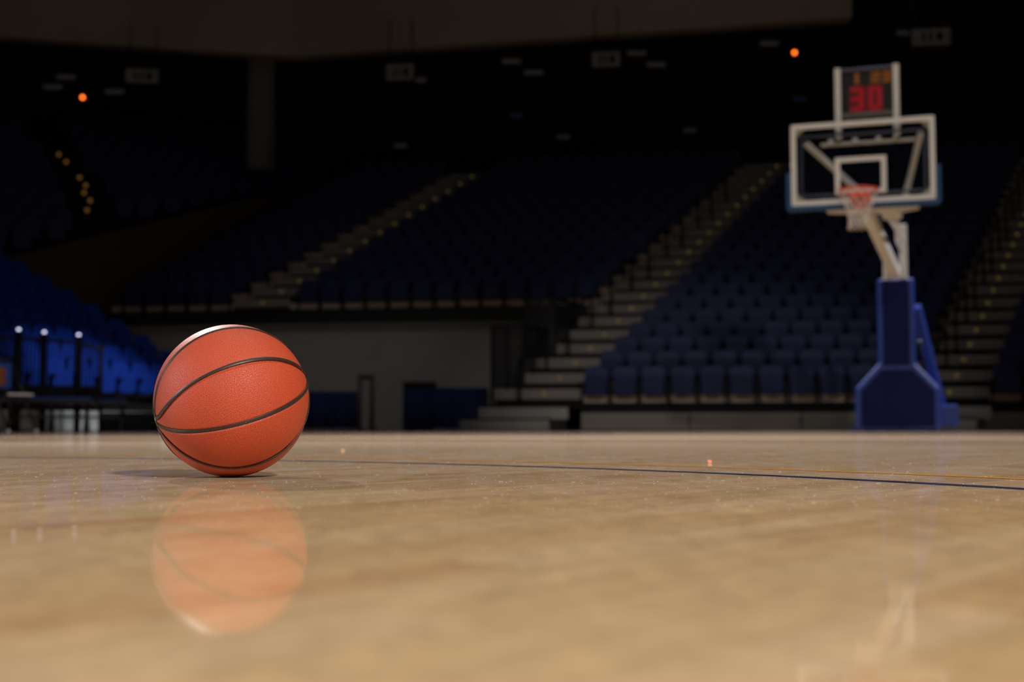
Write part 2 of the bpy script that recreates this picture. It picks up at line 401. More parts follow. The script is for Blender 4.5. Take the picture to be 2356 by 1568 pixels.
# bulkhead hanging over the stands, folded at a corner
k0, kl, kr = Vector((-6.17, 36.0)), Vector((-17.5, 33.1)), Vector((8.62, 32.45))
mb = MB()
for a, b in ((kl, k0), (k0, kr)):
    mb.add([(a.x, a.y, 10.42), (b.x, b.y, 10.42), (b.x, b.y, 20), (a.x, a.y, 20),
            (a.x, a.y + .5, 10.42), (b.x, b.y + .5, 10.42), (b.x, b.y + .5, 20), (a.x, a.y + .5, 20)],
           [(0,1,2,3),(4,7,6,5),(0,4,5,1),(1,5,6,2),(2,6,7,3),(3,7,4,0)])
struct('wall_bulkhead', mb, M['fascia'])

# ------------------------------------------------------------------ the ball
BC = Vector((-.444, 2.07, .1205)); BR = .1205
BP, BT, BN = [np.array(c) for c in np.array([[-0.9072, 0.439, -0.1679], [-0.3535, -0.8577, -0.381], [-0.3076, -0.2707, 0.9331]]).T]
S0, SM, SQ = .0886, .7568, 1.65
BG = BN * math.cos(.075) + BT * math.sin(.075); BGN = np.cross(BP, BG)
def sig(psi):
    s2 = np.sin(psi) ** 2
    return S0 + (SM - S0) * s2 * (1 + SQ) / (1 + SQ * s2)
def ball_cover():
    n = 170; g = np.tan(np.linspace(-np.pi / 4, np.pi / 4, n + 1))
    A, B = np.meshgrid(g, g, indexing='ij'); one = np.ones_like(A)
    vs, fs, uv, base = [], [], [], 0
    for X, Y, Z in ((one, A, B), (-one, B, A), (B, one, A), (A, -one, B), (A, B, one), (B, A, -one)):
        P = np.stack([X, Y, Z], -1).reshape(-1, 3); P /= np.linalg.norm(P, axis=1)[:, None]
        vs.append(P)
        i, j = np.meshgrid(np.arange(n), np.arange(n), indexing='ij'); q = (i * (n + 1) + j).ravel() + base
        fs.append(np.stack([q, q + n + 1, q + n + 2, q + 1], 1)); base += (n + 1) ** 2
        i, j = i.ravel(), j.ravel(); k = len(uv) * 1.37
        uv.append(np.stack([np.stack([(i + a) / n + k, (j + b) / n + k * .7], 1) for a, b in ((0, 0), (1, 0), (1, 1), (0, 1))], 1).reshape(-1, 2))
    P = np.concatenate(vs); Fq = np.concatenate(fs)
    lat = np.arcsin(np.clip(P @ BN, -1, 1)); psi = np.arctan2(P @ BT, P @ BP)
    d = np.minimum(np.abs(lat), np.abs(np.arcsin(np.clip(P @ BGN, -1, 1))))
    s = sig(psi); ds = (sig(psi + 1e-4) - s) / 1e-4
    k = np.sqrt(1 + (ds / np.cos(s)) ** 2)
    d = np.minimum(d, np.minimum(np.abs(lat - s), np.abs(lat + s)) / k) * BR
    t = np.clip((d - .0016) / .0034, 0, 1); t = t * t * (3 - 2 * t)
    P = P * (BR - .0021 * (1 - t))[:, None]
    me = bpy.data.meshes.new('basketball'); me.from_pydata(P.tolist(), [], Fq.tolist()); me.update()
    me.uv_layers.new(name='UVMap').data.foreach_set('uv', np.concatenate(uv).ravel().astype(np.float32))
    bm = bmesh.new(); bm.from_mesh(me); bmesh.ops.remove_doubles(bm, verts=bm.verts, dist=1e-6)
    bmesh.ops.recalc_face_normals(bm, faces=bm.faces); bm.to_mesh(me); bm.free()
    for p in me.polygons: p.use_smooth = True
    me.materials.append(M['ball'])
    o = bpy.data.objects.new('basketball', me); COL.objects.link(o); o.location = BC
    return o
ball = ball_cover()
tag(ball, 'orange pebbled leather basketball with black seams resting on the court floor', 'basketball')
th = np.linspace(0, 2 * np.pi, 361)[:-1]
g2 = np.outer(np.cos(th), BP) + np.outer(np.sin(th), BT)
g1 = np.outer(np.cos(th), BP) + np.outer(np.sin(th), BG)
sg = sig(th)[:, None]
for c in (g1, g2, np.cos(sg) * g2 + np.sin(sg) * BN, np.cos(sg) * g2 - np.sin(sg) * BN):
    MB().tube([tuple(p * (BR - .0017)) for p in c], .0030, 10, True, r2=.0007, up=lambda p: p.normalized()).build('seam', M['seam'], ball, smooth=True)

# ------------------------------------------------------------------ the hoop
HOOP = empty('basketball_hoop', (4.593, 16.924, 0), R(-18.5))
tag(HOOP, 'portable basketball hoop with glass backboard, white net and tall blue padded base', 'basketball hoop')
ZB, ZT, HW = 3.0, 4.095, .915
MB().box((-HW, 0, ZB), (HW, .012, ZT)).build('backboard_glass', M['glass'], HOOP)
MB().ring(rrect(-HW, ZB, HW, ZT, .03), rrect(-HW+.066, ZB+.066, HW-.066, ZT-.066, .012), -.006, .03).build('backboard_border', M['white'], HOOP)
MB().ring(rrect(-.345, 3.125, .305, 3.615, .01), rrect(-.282, 3.188, .242, 3.552, .006), -.005, -.001).build('target_square', M['white'], HOOP)
u = [(-.985, 3.42), (-.985, 2.975), (-.955, 2.93), (.955, 2.93), (.985, 2.975), (.985, 3.42), (.975, 3.45), (.915, 3.45), (.915, 3.0), (-.915, 3.0), (-.915, 3.45), (-.975, 3.45)]
MB().prism(u, -.03, .07).build('board_pad', M['pad_board'], HOOP, bevel=.012)
f = MB()
for a, b in (((-.79, .09, 3.12), (-.79, .09, 3.97)), ((.79, .09, 3.12), (.79, .09, 3.97)), ((-.79, .09, 3.14), (.79, .09, 3.14)), ((-.79, .09, 3.94), (.79, .09, 3.94))):
    f.beam(a, b, .036, .036)
f.build('rear_frame', M['alu'], HOOP, bevel=.005)
for sx in (-1, 1):
    for z, sz in ((ZB + .07, 1), (ZT - .07, -1)):
        x = sx * (HW - .07)
        p = [(x, z), (x - sx * .11, z), (x, z + sz * .10)]
        MB().prism(p, .014, .03).build('corner_gusset', M['gusset'], HOOP)
# rim, bracket, net
RZ, RY = 3.105, -.381
rim = MB().tube([(-.03 + .242 * math.cos(a), RY + .242 * math.sin(a), RZ) for a in np.linspace(0, 2 * math.pi, 49)[:-1]], .0145, 10, True).build('rim', M['rim'], HOOP, smooth=True)
b = MB().box((-.16, -.03, 2.97), (.10, -.007, 3.15)).box((-.13, RY + .20, 3.06), (.07, -.02, 3.12))
b.prism([(-.15, 2.99), (.09, 2.99), (.02, 2.92), (-.08, 2.92)], -.09, -.02)
b.beam((-.12, RY + .215, 3.10), (-.12, -.03, 3.0), .03, .04).beam((.06, RY + .215, 3.10), (.06, -.03, 3.0), .03, .04)
b.build('rim_bracket', M['rim'], HOOP, bevel=.004)
n = MB(); K = 12
prof = [(.238, 0), (.222, -.075), (.190, -.15), (.156, -.235), (.136, -.31), (.126, -.38), (.126, -.445), (.136, -.505)]
for k in range(K):
    for dr in (1, -1):
        pts = [(-.03 + r * math.cos(2*math.pi*(k + dr*.5*i)/K), RY + r * math.sin(2*math.pi*(k + dr*.5*i)/K), RZ + z) for i, (r, z) in enumerate(prof)]
        n.tube(pts, [.0034, .0036, .004, .0046, .0052, .0056, .0058, .0058], 5)
n.build('net', M['net'], HOOP, smooth=True)
# structure behind the board
for a, bb in (((-.73, .10, 3.86), (.20, 1.05, 3.03)), ((.74, .10, 3.90), (.46, 1.05, 3.03))):
    MB().beam(a, bb, .065, .065).build('board_strut', M['white'], HOOP, bevel=.006)
lb = MB().box((-.55, .30, 3.845), (.68, .35, 3.885))
for x in (-.42, -.1, .2, .42): lb.box((x - .03, .28, 3.86), (x + .03, .38, 3.93))
lb.build('light_bar', M['white'], HOOP, bevel=.006)
MB().prism([(-.50, 2.975), (.0, 2.94), (.35, 2.93), (.70, 2.975)], .10, .62).build('support_plate', M['white'], HOOP, bevel=.008)
MB().box((.21, .25, 2.905), (.46, .95, 2.975)).build('support_block', M['white'], HOOP, bevel=.01)
MB().beam((.04, .35, 2.93), (.31, 2.35, 2.33), .14, .16).build('main_arm', M['white'], HOOP, bevel=.015)
MB().tube([(.40, .75, 2.92), (.36, 1.9, 2.74), (.40, 2.42, 2.66)], .026, 10).build('linkage_rod', M['white'], HOOP, smooth=True)
MB().tube([(.27, .6, 2.93), (.42, 2.42, 2.83)], .022, 10).build('linkage_rod', M['white'], HOOP, smooth=True)
MB().box((.135, 2.40, 2.0), (.225, 2.54, 2.52)).build('mast_post', M['white'], HOOP, bevel=.012)
MB().box((.37, 2.42, 2.0), (.475, 2.55, 3.06)).build('mast_post', M['white'], HOOP, bevel=.015)
MB().beam((.18, 2.5, 2.22), (.42, 2.5, 2.22), .06, .16).build('mast_crosspiece', M['white'], HOOP, bevel=.01)
# padded base
CX = .305
def bottle(g, z0=.02, dz=0):
    return [(CX-.60+g, z0+g), (CX+.60-g, z0+g), (CX+.60-g, .635), (CX+.262-g, 1.005-g*.4), (CX+.262-g, 2.262-g-dz), (CX-.262+g, 2.262-g-dz), (CX-.262+g, 1.005-g*.4), (CX-.60+g, .635)]
pad = MB().prism(bottle(0), 2.40, 2.62).build('base_pad', M['pad'], HOOP, bevel=.05, seg=3)
MB().prism([(CX-.52, .07), (CX+.52, .07), (CX+.52, .60), (CX+.22, .91), (CX-.22, .91), (CX-.52, .60)], 2.385, 2.41).build('front_panel', M['pad_dark'], pad, bevel=.008)
MB().box((CX-.19, 2.385, .97), (CX+.19, 2.41, 2.23)).build('front_panel', M['pad_dark'], pad, bevel=.008)
MB().box((CX-.09, 2.372, .99), (CX+.10, 2.387, 2.22)).build('front_panel', M['pad_dark'], pad, bevel=.006)
MB().box((CX-.52, 2.62, .06), (CX+.84, 4.10, .40)).build('base_chassis', M['pad'], HOOP, bevel=.03)
w = MB()
for x in (CX-.45, CX+.45):
    for y in (2.8, 3.9):
        w.tube([(x - .04, y, .06), (x + .04, y, .06)], .06, 12)
w.build('caster_wheel', M['black'], HOOP, smooth=False)
MB().beam((CX+.28, 2.68, 1.86), (CX+.60, 3.7, .36), .13, .14).build('rear_brace', M['pad'], HOOP, bevel=.02)
MB().tube([(CX+.22, 2.62, 1.32), (CX+.33, 2.64, 1.34), (CX+.35, 2.64, 1.25)], .022, 8).build('crank_handle', M['alu'], HOOP, smooth=True)
MB().box((CX-.68, 2.50, 0.0), (CX-.58, 2.60, .05)).build('levelling_foot', M['pad'], HOOP, bevel=.01)
# shot clock
CLK = MB().box((-.27, .24, 4.225), (.40, .29, 4.86)).build('shot_clock', M['panel'], HOOP, bevel=.008)
for x in (-.31, .44):
    MB().box((x-.040, .20, 3.92), (x+.040, .31, 4.87)).build('clock_post', M['white'], CLK, bevel=.012)
MB().box((-.31, .21, 4.815), (.44, .31, 4.855)).build('clock_rail', M['alu'], CLK, bevel=.006)
MB().box((-.31, .21, 4.195), (.44, .31, 4.255)).build('clock_rail', M['post_pale'], CLK, bevel=.006)
SEG = {'0': 'abcdef', '1': 'bc', '2': 'abged', '3': 'abgcd'}
def digit(mb, ch, x, z, w, h, t, y0=.232, y1=.24):
    S = {'a': (x, z+h-t, x+w, z+h), 'd': (x, z, x+w, z+t), 'g': (x, z+h/2-t/2, x+w, z+h/2+t/2), 'f': (x, z+h/2, x+t, z+h),
         'e': (x, z, x+t, z+h/2), 'b': (x+w-t, z+h/2, x+w, z+h), 'c': (x+w-t, z, x+w, z+h/2)}
    for c in SEG[ch]:
        a, b, cc, d = S[c]; mb.box((a, y0, b), (cc, y1, d))
MB().box((-.165, .236, 4.265), (.275, .241, 4.61)).build('digit_field', M['led_field'], CLK)
for ch, x, lab in (('3', -.145, 'red digit 3'), ('0', .085, 'red digit 0')):
    d = MB(); digit(d, ch, x, 4.275, .17, .325, .062); tag(d.build('clock_digit', M['led_red'], CLK), lab)
for ch, x, w_, t_ in (('1', -.09, .055, .055), ('2', .12, .115, .035), ('3', .265, .115, .038)):
    d = MB(); digit(d, ch, x, 4.64, w_, .15, t_); tag(d.build('clock_digit', M['led_amber'], CLK), 'amber digit ' + ch)

# ------------------------------------------------------------------ the stand behind the hoop
T, RISE, SKEW = .6277, .326, .2285
STAND = empty('bleacher_stand', (.611, 25.0, 0), R(-10))
tag(STAND, 'tiered stand of dark decks and pale riser boards behind the hoop', 'bleachers')
RW = Matrix.Translation((.611, 25.0, 0)) @ Matrix.Rotation(R(-10), 4, 'Z')
def tz(j): return .474 + RISE * j
NT = 22
for j in range(NT):
    x0 = (-.95 if j < 7 else -12.75) + SKEW * j; x1 = 14.0
    y0, y1 = (j - 1) * T, j * T
    t = MB().box((x0, y0, tz(j) - .06), (x1, y1, tz(j)))
    if j == 0: t.box((x0 + 1.75, y0, .33), (x1, y0 + .05, tz(0) - .03))
    t.box((x0, y1, tz(j)), (x1, y1 + .04, tz(j) + .13))
    tier = t.build('tier', M['deck'], STAND)
    o_ = SKEW * j
    aisles = [(-.95, .76), (6.80, 8.14)] + ([(-9.68, -8.28)] if j >= 7 else [])
    for l, r in aisles: MB().box((l + o_, y1 - .02, tz(j) + .125), (r + o_, y1 + .03, tz(j + 1) - .005)).build('riser_board', M['tan_board'], tier)
    for l, r in [(.76, 6.80), (8.14, 14 - o_)] + ([(-8.28, -.95), (-12.75, -9.68)] if j >= 7 else []):
        MB().box((l + o_, y1 - .02, tz(j) + .06), (r + o_, y1 + .03, tz(j) + .20)).build('kick_board', M['kick'], tier)
    for ax in (0.0, 7.45, -8.95):
        if ax < -1 and j < 7: continue
        c = Vector((ax + SKEW * j, y1 - .03, tz(j) + .225))
        MB().tube([c, c + Vector((0, -.012, 0))], .03, 12).build('step_lamp', M['step_lamp'], tier)
fb = MB()
for x in range(7):
    fb.box((.8 + 2 * x, -T - .02, .155), (2.76 + 2 * x, -T + .04, .235)); fb.box((.8 + 2 * x, -T - .03, .02), (2.78 + 2 * x, -T + .04, .15)); fb.box((.8 + 2 * x, -T - .03, .24), (2.78 + 2 * x, -T + .04, .33))
fb.build('front_fascia', M['grey_board'], STAND)
hb = MB().box((-12.75 + SKEW * 7, 5.95 * T, tz(7) - .30), (-.95 + SKEW * 6, 6.25 * T, tz(7) - .055))
hb.build('header_beam', M['black'], STAND)
# front steps of both stairways
def front_steps(x0, x1, lab):
    o = empty('stair_steps', RW @ Vector((x0, -T, 0)), R(-10)); w_ = x1 - x0
    tag(o, lab, 'steps', 'front steps of the stand')
    for k, (z0, z1) in enumerate(((.215, .43), (.015, .20))):
        y = -.08 - .34 * k; a_, b_ = -.12 - .28 * k, w_ - .12 - .30 * k
        MB().box((a_, y - .34, z1), (b_, y, z1 + .03)).build('tread', M['deck'], o)
        MB().box((a_, y - .33, z0), (b_, y - .28, z1)).build('riser', M['step_board'], o)
front_steps(-.95, .72, 'pale steps at the foot of the stairs left of the blue seats')
front_steps(6.75, 8.10, 'pale steps at the foot of the stairs right of the hoop base')

# seats
def make_seat():
    s = empty('stadium_seat')
    m = Matrix.Translation((0, .06, .20)) @ Matrix.Rotation(R(-8), 4, 'X')
    MB().prism(rrect(-.222, .02, .222, .545, .10, 5), -.015, .025, m).build('backrest', M['seat_blue'], s, bevel=.012)
    m = Matrix.Translation((0, -.03, .20)) @ Matrix.Rotation(R(4), 4, 'X')
    MB().prism(rrect(-.205, -.01, .205, .36, .07, 5), -.035, .02, m).build('seat_pan', M['seat_pan'], s, bevel=.015)
    for x in (-.25, .25):
        p = [(-.10, 0), (.10, 0), (.10, .04), (.06, .05), (.06, .40), (.08, .41), (.08, .445), (-.16, .445), (-.16, .41), (-.03, .40), (-.02, .05), (-.10, .04)]
        MB().prism(p, -.014, .014, Matrix.Translation((x, 0, 0)) @ Matrix.Rotation(R(90), 4, 'Z')).build('seat_bracket', M['black'], s)
    return s
SEAT = make_seat(); used = [False]
ORD = ['first', 'second', 'third', 'fourth', 'fifth', 'sixth', 'seventh', 'eighth', 'ninth', 'tenth', 'eleventh', 'twelfth', 'thirteenth', 'fourteenth', 'fifteenth', 'sixteenth']
def put_seat(loc, rz, label, group):
    o = SEAT if not used[0] else copy_tree(SEAT)
    used[0] = True
    o.location = loc; o.rotation_euler = (0, 0, rz)
    return tag(o, label, 'seat', group)
REST = MB()
def rest_seat(loc, rz):
    m = Matrix.Translation(loc) @ Matrix.Rotation(rz, 4, 'Z')
    REST.prism(rrect(-.222, .22, .222, .745, .10, 2), .03, .07, m)
    REST.prism(rrect(-.205, .19, .205, .56, .07, 2), -.06, -.01, m)
PIT = .543
def rowname(j): return 'front row' if j == 0 else ORD[j] + ' row'
for j in range(NT):
    y, z = j * T - .21, tz(j)
    for i in range(11):
        p = RW @ Vector((1.02 + SKEW * j + PIT * i, y, z))
        if j < 15: put_seat(p, R(-10), 'blue folding seat behind the hoop, %s, %s right of the left stairs' % (rowname(j), ORD[i]), 'blue seats in the block behind the hoop')
        else: rest_seat(p, R(-10))
    if j < 7:
        for i in range(2 if j < 3 else 1):
            p = RW @ Vector((8.42 + SKEW * j + PIT * i, y, z))
            put_seat(p, R(-10), 'blue seat at far right beyond the stairs, %s, %s in its row' % (rowname(j), ORD[i]), 'blue seats right of the far right stairs')
    if j >= 7:
        for i in range(13):
            p = RW @ Vector((-1.25 + SKEW * j - PIT * i, y, z))
            if j < 11: put_seat(p, R(-10), 'dark blue seat above the tunnel, %s of its block, %s left of the stairs' % (rowname(j - 7), ORD[i]), 'dark blue seats above the tunnel')
            else: rest_seat(p, R(-10))
        for i in range(5):
            p = RW @ Vector((-9.95 + SKEW * j - PIT * i, y, z))
            if j < 11: put_seat(p, R(-10), 'dark seat left of the upper stairs, %s of its block, %s from the stairs' % (rowname(j - 7), ORD[i]), 'dark blue seats left of the upper stairs')
            else: rest_seat(p, R(-10))

# tunnel wall under the upper block
wl = MB().box((-14.5, 7.6 * T, 0), (-.2, 7.6 * T + .2, tz(7) - .02))
o = struct('wall_tunnel', wl, M['wall_grey']); o.matrix_world = RW

# handrails on the stairs
def rail(x, j0, j1, lab, grp):
    a = Vector((x + SKEW * j0, j0 * T - .3, tz(j0))); b = Vector((x + SKEW * j1, j1 * T - .3, tz(j1)))
    o = empty('stair_handrail', RW @ a, R(-10)); d = b - a
    tag(o, lab, 'handrail', grp)
    for q in (Vector(), d): MB().tube([q, q + Vector((0, 0, .9))], .03, 8).build('post', M['black'], o, smooth=True)
    MB().tube([(0, 0, .9), d + Vector((0, 0, .9))], .03, 8).build('top_rail', M['black'], o, smooth=True)
for k in range(6):
    rail(-.42, 3 * k, 3 * k + 1.6, 'black handrail on the stairs left of the blue seats, %s one up' % ORD[k], 'black stair handrails, left stairs')
    rail(7.15, 3 * k, 3 * k + 1.6, 'black handrail on the stairs right of the hoop, %s one up' % ORD[k], 'black stair handrails, right stairs')
# stepped guard along the tunnel side of the stairs
for k, (j, n_) in enumerate(((1, 'lower'), (3, 'upper'))):
    x = -.72 + SKEW * j; o = empty('mesh_barrier', RW @ Vector((x, j * T - .1, tz(j))), R(-10))
    tag(o, 'black mesh guard panel beside the tunnel, %s of two stepping up the stairs' % n_, 'barrier', 'black guard panels beside the tunnel')
    fr = MB(); h = 1.25
    for a, b in (((0, 0, 0), (0, 0, h)), ((-.62, 0, -.75 if k == 0 else 0), (-.62, 0, h)), ((-.31, 0, 0), (-.31, 0, h)), ((0, 0, h), (-.62, 0, h)), ((0, 0, .06), (-.62, 0, .06)), ((0, 0, h), (.3, 2 * T, h)), ((.3, 2 * T, .65), (.3, 2 * T, h))):
        fr.beam(a, b, .06, .06)
    fr.build('frame', M['black'], o)
    m_ = MB().box((-.60, -.01, .08), (-.03, .0, h - .04)); m_.add([(0, 0, .08), (.3, 2 * T, .7), (.3, 2 * T, h), (0, 0, h)], [(0, 1, 2, 3)])
    m_.build('mesh', M['mesh'], o)

# ------------------------------------------------------------------ drapes, post frame in the tunnel mouth
def drape(pa, pb, h, lab):
    pa, pb = Vector(pa), Vector(pb); n = 60; mb = MB(); t = (pb - pa).normalized(); q = Vector((-t.y, t.x, 0)); v = []
    for i in range(n + 1):
        s = i / n; off = .045 * math.sin(s * 2 * math.pi * 9) + .02 * math.sin(s * 37)
        p = pa.lerp(pb, s)
        v += [p + q * off + Vector((0, 0, .03)), p + q * (off * .6) + Vector((0, 0, h))]
    c = (pa + pb) / 2
    o = empty('drape', (c.x, c.y, 0)); tag(o, lab, 'drape', 'dark blue drapes at the tunnel mouth')
    mb.add([p - Vector((c.x, c.y, 0)) for p in v], [(2*i, 2*i+2, 2*i+3, 2*i+1) for i in range(n)])
    d_ = mb.build('curtain', M['curtain'], o, smooth=True)
    d_.modifiers.new('s', 'SOLIDIFY').thickness = .012
    pp = MB()
    for p in (pa, pb): pp.tube([(p.x - c.x, p.y - c.y + .12, 0), (p.x - c.x, p.y - c.y + .12, h)], .022, 8)
    pp.tube([(pa.x - c.x, pa.y - c.y + .12, h - .02), (pb.x - c.x, pb.y - c.y + .12, h - .02)], .02, 8)
    pp.build('pole', M['black'], o)
a = at(660, 900, 27.6); b_ = at(820, 900, 27.6); drape((a.x, a.y, 0), (b_.x, b_.y, 0), a.z, 'dark blue drape behind the basketball, left of the pale posts')
a = at(928, 892, 27.2); b_ = at(1120, 897, 27.0); drape((a.x, a.y, 0), (b_.x, b_.y, 0), a.z, 'dark blue drape between the pale posts and the stairs')
a = at(928, 880, 27.5); b_ = at(1002, 880, 27.5)
tag(MB().box((a.x, 27.4, a.z - .12), (b_.x, 27.8, a.z + .02)).build('equipment_case', M['black'], bevel=.02), 'black case top showing over the drape beside the stairs', 'case')
MB().box((a.x + .05, 27.42, 0), (b_.x - .05, 27.78, a.z - .12)).build('case_body', M['black'], bpy.data.objects['equipment_case'])
a = at(831, 868, 26.5); b_ = at(853, 868, 26.5)
o = empty('post_frame', ((a.x + b_.x) / 2, 26.5, 0)); tag(o, 'pair of pale posts with a dark red top bar between the drapes', 'barrier'); hw = (b_.x - a.x) / 2 + .03
for s in (-1, 1):
    MB().tube([(s * hw, 0, 0), (s * hw, 0, a.z)], .05, 10).build('post', M['post_pale'], o, smooth=True)
    MB().tube([(s * hw, 0, 0), (s * hw, 0, .05)], .09, 12).build('foot', M['post_pale'], o, smooth=True)
MB().box((-hw - .03, -.04, a.z - .04), (hw + .03, .04, a.z + .05)).build('top_bar', M['red_dark'], o, bevel=.01)

# ------------------------------------------------------------------ the left stand
LROT = R(65)          # local x runs along its rows (away to the right), local -y faces the court
LO = Vector((-7.04, 23.0, 0)); LT = .66
LM = Matrix.Translation(LO) @ Matrix.Rotation(LROT, 4, 'Z')
# local +x = (cos65, sin65) = away-right ; local +y = (-sin65, cos65) = away-left (up the stand)
LST = empty('side_stand', LO, LROT); tag(LST, 'tiered side stand of bright blue seats at the left edge', 'bleachers')
for j in range(10):
    t = MB().box((-6.2, (j - 1) * LT, tz(j) - .06), (2.45, j * LT, tz(j))).box((-6.2, j * LT, tz(j)), (2.45, j * LT + .04, tz(j + 1) - .2)).build('tier', M['deck'], LST)
    MB().box((-6.2, j * LT - .02, tz(j) + .12), (2.45, j * LT + .03, tz(j + 1) - .005)).build('riser_board', M['tan_board'], t)
fb = MB()
for z0, z1 in ((.01, .17), (.18, .33)): fb.box((-6.2, -LT - .03, z0), (2.45, -LT + .03, z1))
fb.build('front_fascia', M['pale_board'], LST)
for j in range(10):
    k = 0
    for i in range(12):
        x = 2.15 - .52 * i
        p = LM @ Vector((x, j * LT - .22, tz(j)))
        px = W / 2 + F * p.x / p.y
        if px < -40: rest_seat(p, LROT); continue
        o = put_seat(p, LROT, 'bright blue seat of the side stand, %s, %s from the ball end' % (rowname(j), ORD[k]), 'bright blue seats of the left side stand'); k += 1
        if j < 10:
            for ch in o.children:
                if ch.name.startswith(('backrest', 'seat_pan')): ch.material_slots[0].link = 'OBJECT'; ch.material_slots[0].material = M['seat_bright']
# guard rail with three caps, glowing to imitate glints, in front of the side stand
caps = [at(43, 760, 19.0), at(102, 766, 19.3), at(181, 772, 19.6)]
o = empty('guard_rail', (caps[1].x, caps[1].y, 0)); base = Vector((caps[1].x, caps[1].y, 0))
tag(o, 'black guard rail with three bright caps before the left side stand', 'guard rail')
for c in caps:
    q = c - base; p_ = MB().tube([(q.x, q.y, 0), (q.x, q.y, q.z)], .05, 10).build('post', M['black'], o, smooth=True)
    MB().sphere((q.x, q.y, q.z + .01), .024, 12, 8).build('cap', M['cap_glint'], p_, smooth=True)
extra = [at(-30, 760, 18.7), at(234, 790, 19.9)]
allp = [extra[0]] + caps + [extra[1]]
for q in (extra[1] - base,): MB().tube([(q.x, q.y, 0), (q.x, q.y, q.z)], .03, 10).build('post', M['black'], o, smooth=True)
for p, q in zip(allp, allp[1:]):
    p, q = p - base, q - base
    mb = MB(); mb.beam((p.x, p.y, p.z - .1), (q.x, q.y, q.z - .1), .04, .05); mb.beam((p.x, p.y, .62), (q.x, q.y, .62), .05, .14)
    for i in range(1, 7):
        s = p.lerp(q, i / 7); mb.tube([(s.x, s.y, .62), (s.x, s.y, s.z - .1)], .010, 5)
    mb.build('rail_section', M['black'], o)

# ------------------------------------------------------------------ sideline chairs and case
def make_chair():
    o = empty('folding_chair')
    MB().prism(rrect(-.21, .56, .21, .90, .04), .20, .245).build('backrest', M['chair_blue'], o, bevel=.01)
    MB().box((-.21, -.20, .44), (.21, .20, .49)).build('seat', M['chair_black'], o, bevel=.018)
    MB().box((-.20, -.215, .470), (.20, -.198, .495)).build('seat_edge_glint', M['chair_glint'], o, bevel=.004)  # thin pale strip painted as the glint along the seat front
    for s in (-1, 1):
        MB().tube([(s * .22, -.26, .0), (s * .22, .22, .94)], .016, 8).build('leg', M['chair_black'], o, smooth=True)
        MB().tube([(s * .20, .28, .0), (s * .20, -.16, .46)], .016, 8).build('leg', M['chair_black'], o, smooth=True)
    for q in ((-.22, -.26), (.22, -.26), (-.20, .28), (.20, .28)): MB().sphere((q[0], q[1], .02), .022, 8, 6).build('foot_cap', M['chair_glint'], o, smooth=True)
    MB().tube([(-.22, .22, .94), (.22, .22, .94)], .022, 8).build('top_rail', M['alu'], o, smooth=True)
    return o
CH = make_chair()
o = CH; o.location = (-6.40, 16.6, 0); o.rotation_euler = (0, 0, R(62)); tag(o, 'folding chair at the left edge with blue back and orange patch', 'chair')
def make_bench():
    o = empty('sideline_bench')
    MB().box((-.62, -.19, .40), (.62, .19, .45)).build('seat', M['chair_black'], o, bevel=.01)
    MB().box((-.56, -.15, .45), (.56, .15, .475)).build('seat_pad', M['chair_blue'], o, bevel=.01)
    for sx in (-.5, .5):
        for a_, b_ in (((sx, -.20, 0), (sx, .10, .41)), ((sx, .20, 0), (sx, -.10, .41))):
            MB().tube([a_, b_], .028, 8).build('leg', M['chair_black'], o, smooth=True)
    MB().box((-.5, -.02, .20), (.5, .02, .24)).build('stretcher', M['chair_black'], o)
    return o
BN_ = make_bench()
for i, (x, y, a_, lab) in enumerate(((-6.35, 17.9, 12, 'low black bench with blue pad, right behind the folding chair'), (-6.28, 19.3, 12, 'low black bench with blue pad, between the other bench and the black trunk'))):
    o = BN_ if i == 0 else copy_tree(BN_)
    o.location = (x, y, 0); o.rotation_euler = (0, 0, R(a_)); tag(o, lab, 'bench', 'low benches along the sideline')
tag(MB().prism(rrect(-.17, .60, .10, .84, .05), .185, .20).build('backrest_patch', M['chair_orange'], CH), 'orange patch')
a = at(232, 960, 20.6); b_ = at(352, 960, 20.6)
c = MB().box((a.x, 20.5, .0), (b_.x, 21.1, at(290, 948, 20.6).z)).build('storage_case', M['black'], bevel=.02)
tag(c, 'black equipment trunk on the floor left of the basketball', 'trunk')
MB().box((a.x - .01, 20.49, .13), (b_.x + .01, 21.11, .16)).build('lid_seam', M['chair_black'], c)

# ------------------------------------------------------------------ upper corner stand
UQ = Vector((-10.85, 33.0, 5.59)); UG = Vector((.866, .5, 0)); UE = Vector((-.5, .866, 0)) * .65 + Vector((0, 0, .33))
def up_at(s, j, dz=0): return UQ + UG * s + UE * j + Vector((0, 0, dz))
def sb(j): return -2.55 + (j + 5.12) * .866
mb = MB(); mb.add([up_at(-9, -8, -.3), up_at(sb(-8), -8, -.3), up_at(sb(12.5), 12.5, -.3), up_at(-9, 12.5, -.3)], [(0, 1, 2, 3)])
o = mb.build('upper_stand', M['deck']); tag(o, 'dark raked upper stand in the far left corner', 'bleachers')
p0, p1 = up_at(sb(-8), -8, -.1), up_at(sb(8), 8, -.1)
mb = MB(); d_ = Vector((.1, .15, 0)); mb.add([(p0.x, p0.y, 0), (p1.x, p1.y, 0), p1, p0, (p0.x + .1, p0.y + .15, 0), (p1.x + .1, p1.y + .15, 0), p1 + d_, p0 + d_],
       [(0,1,2,3),(4,7,6,5),(0,4,5,1),(1,5,6,2),(2,6,7,3),(3,7,4,0)])
struct('wall_parapet', mb, M['parapet'])
for j in range(-6, 13):
    s = sb(j) - .4
    while s > -4:
        if not (-.55 < s < .75): rest_seat(up_at(s, j, -.3), R(30))
        s -= .56
tag(REST.build('upper_seating', M['seat_blue']), 'dim blue seating filling the unlit upper rows of the stands', 'seating', kind='stuff')
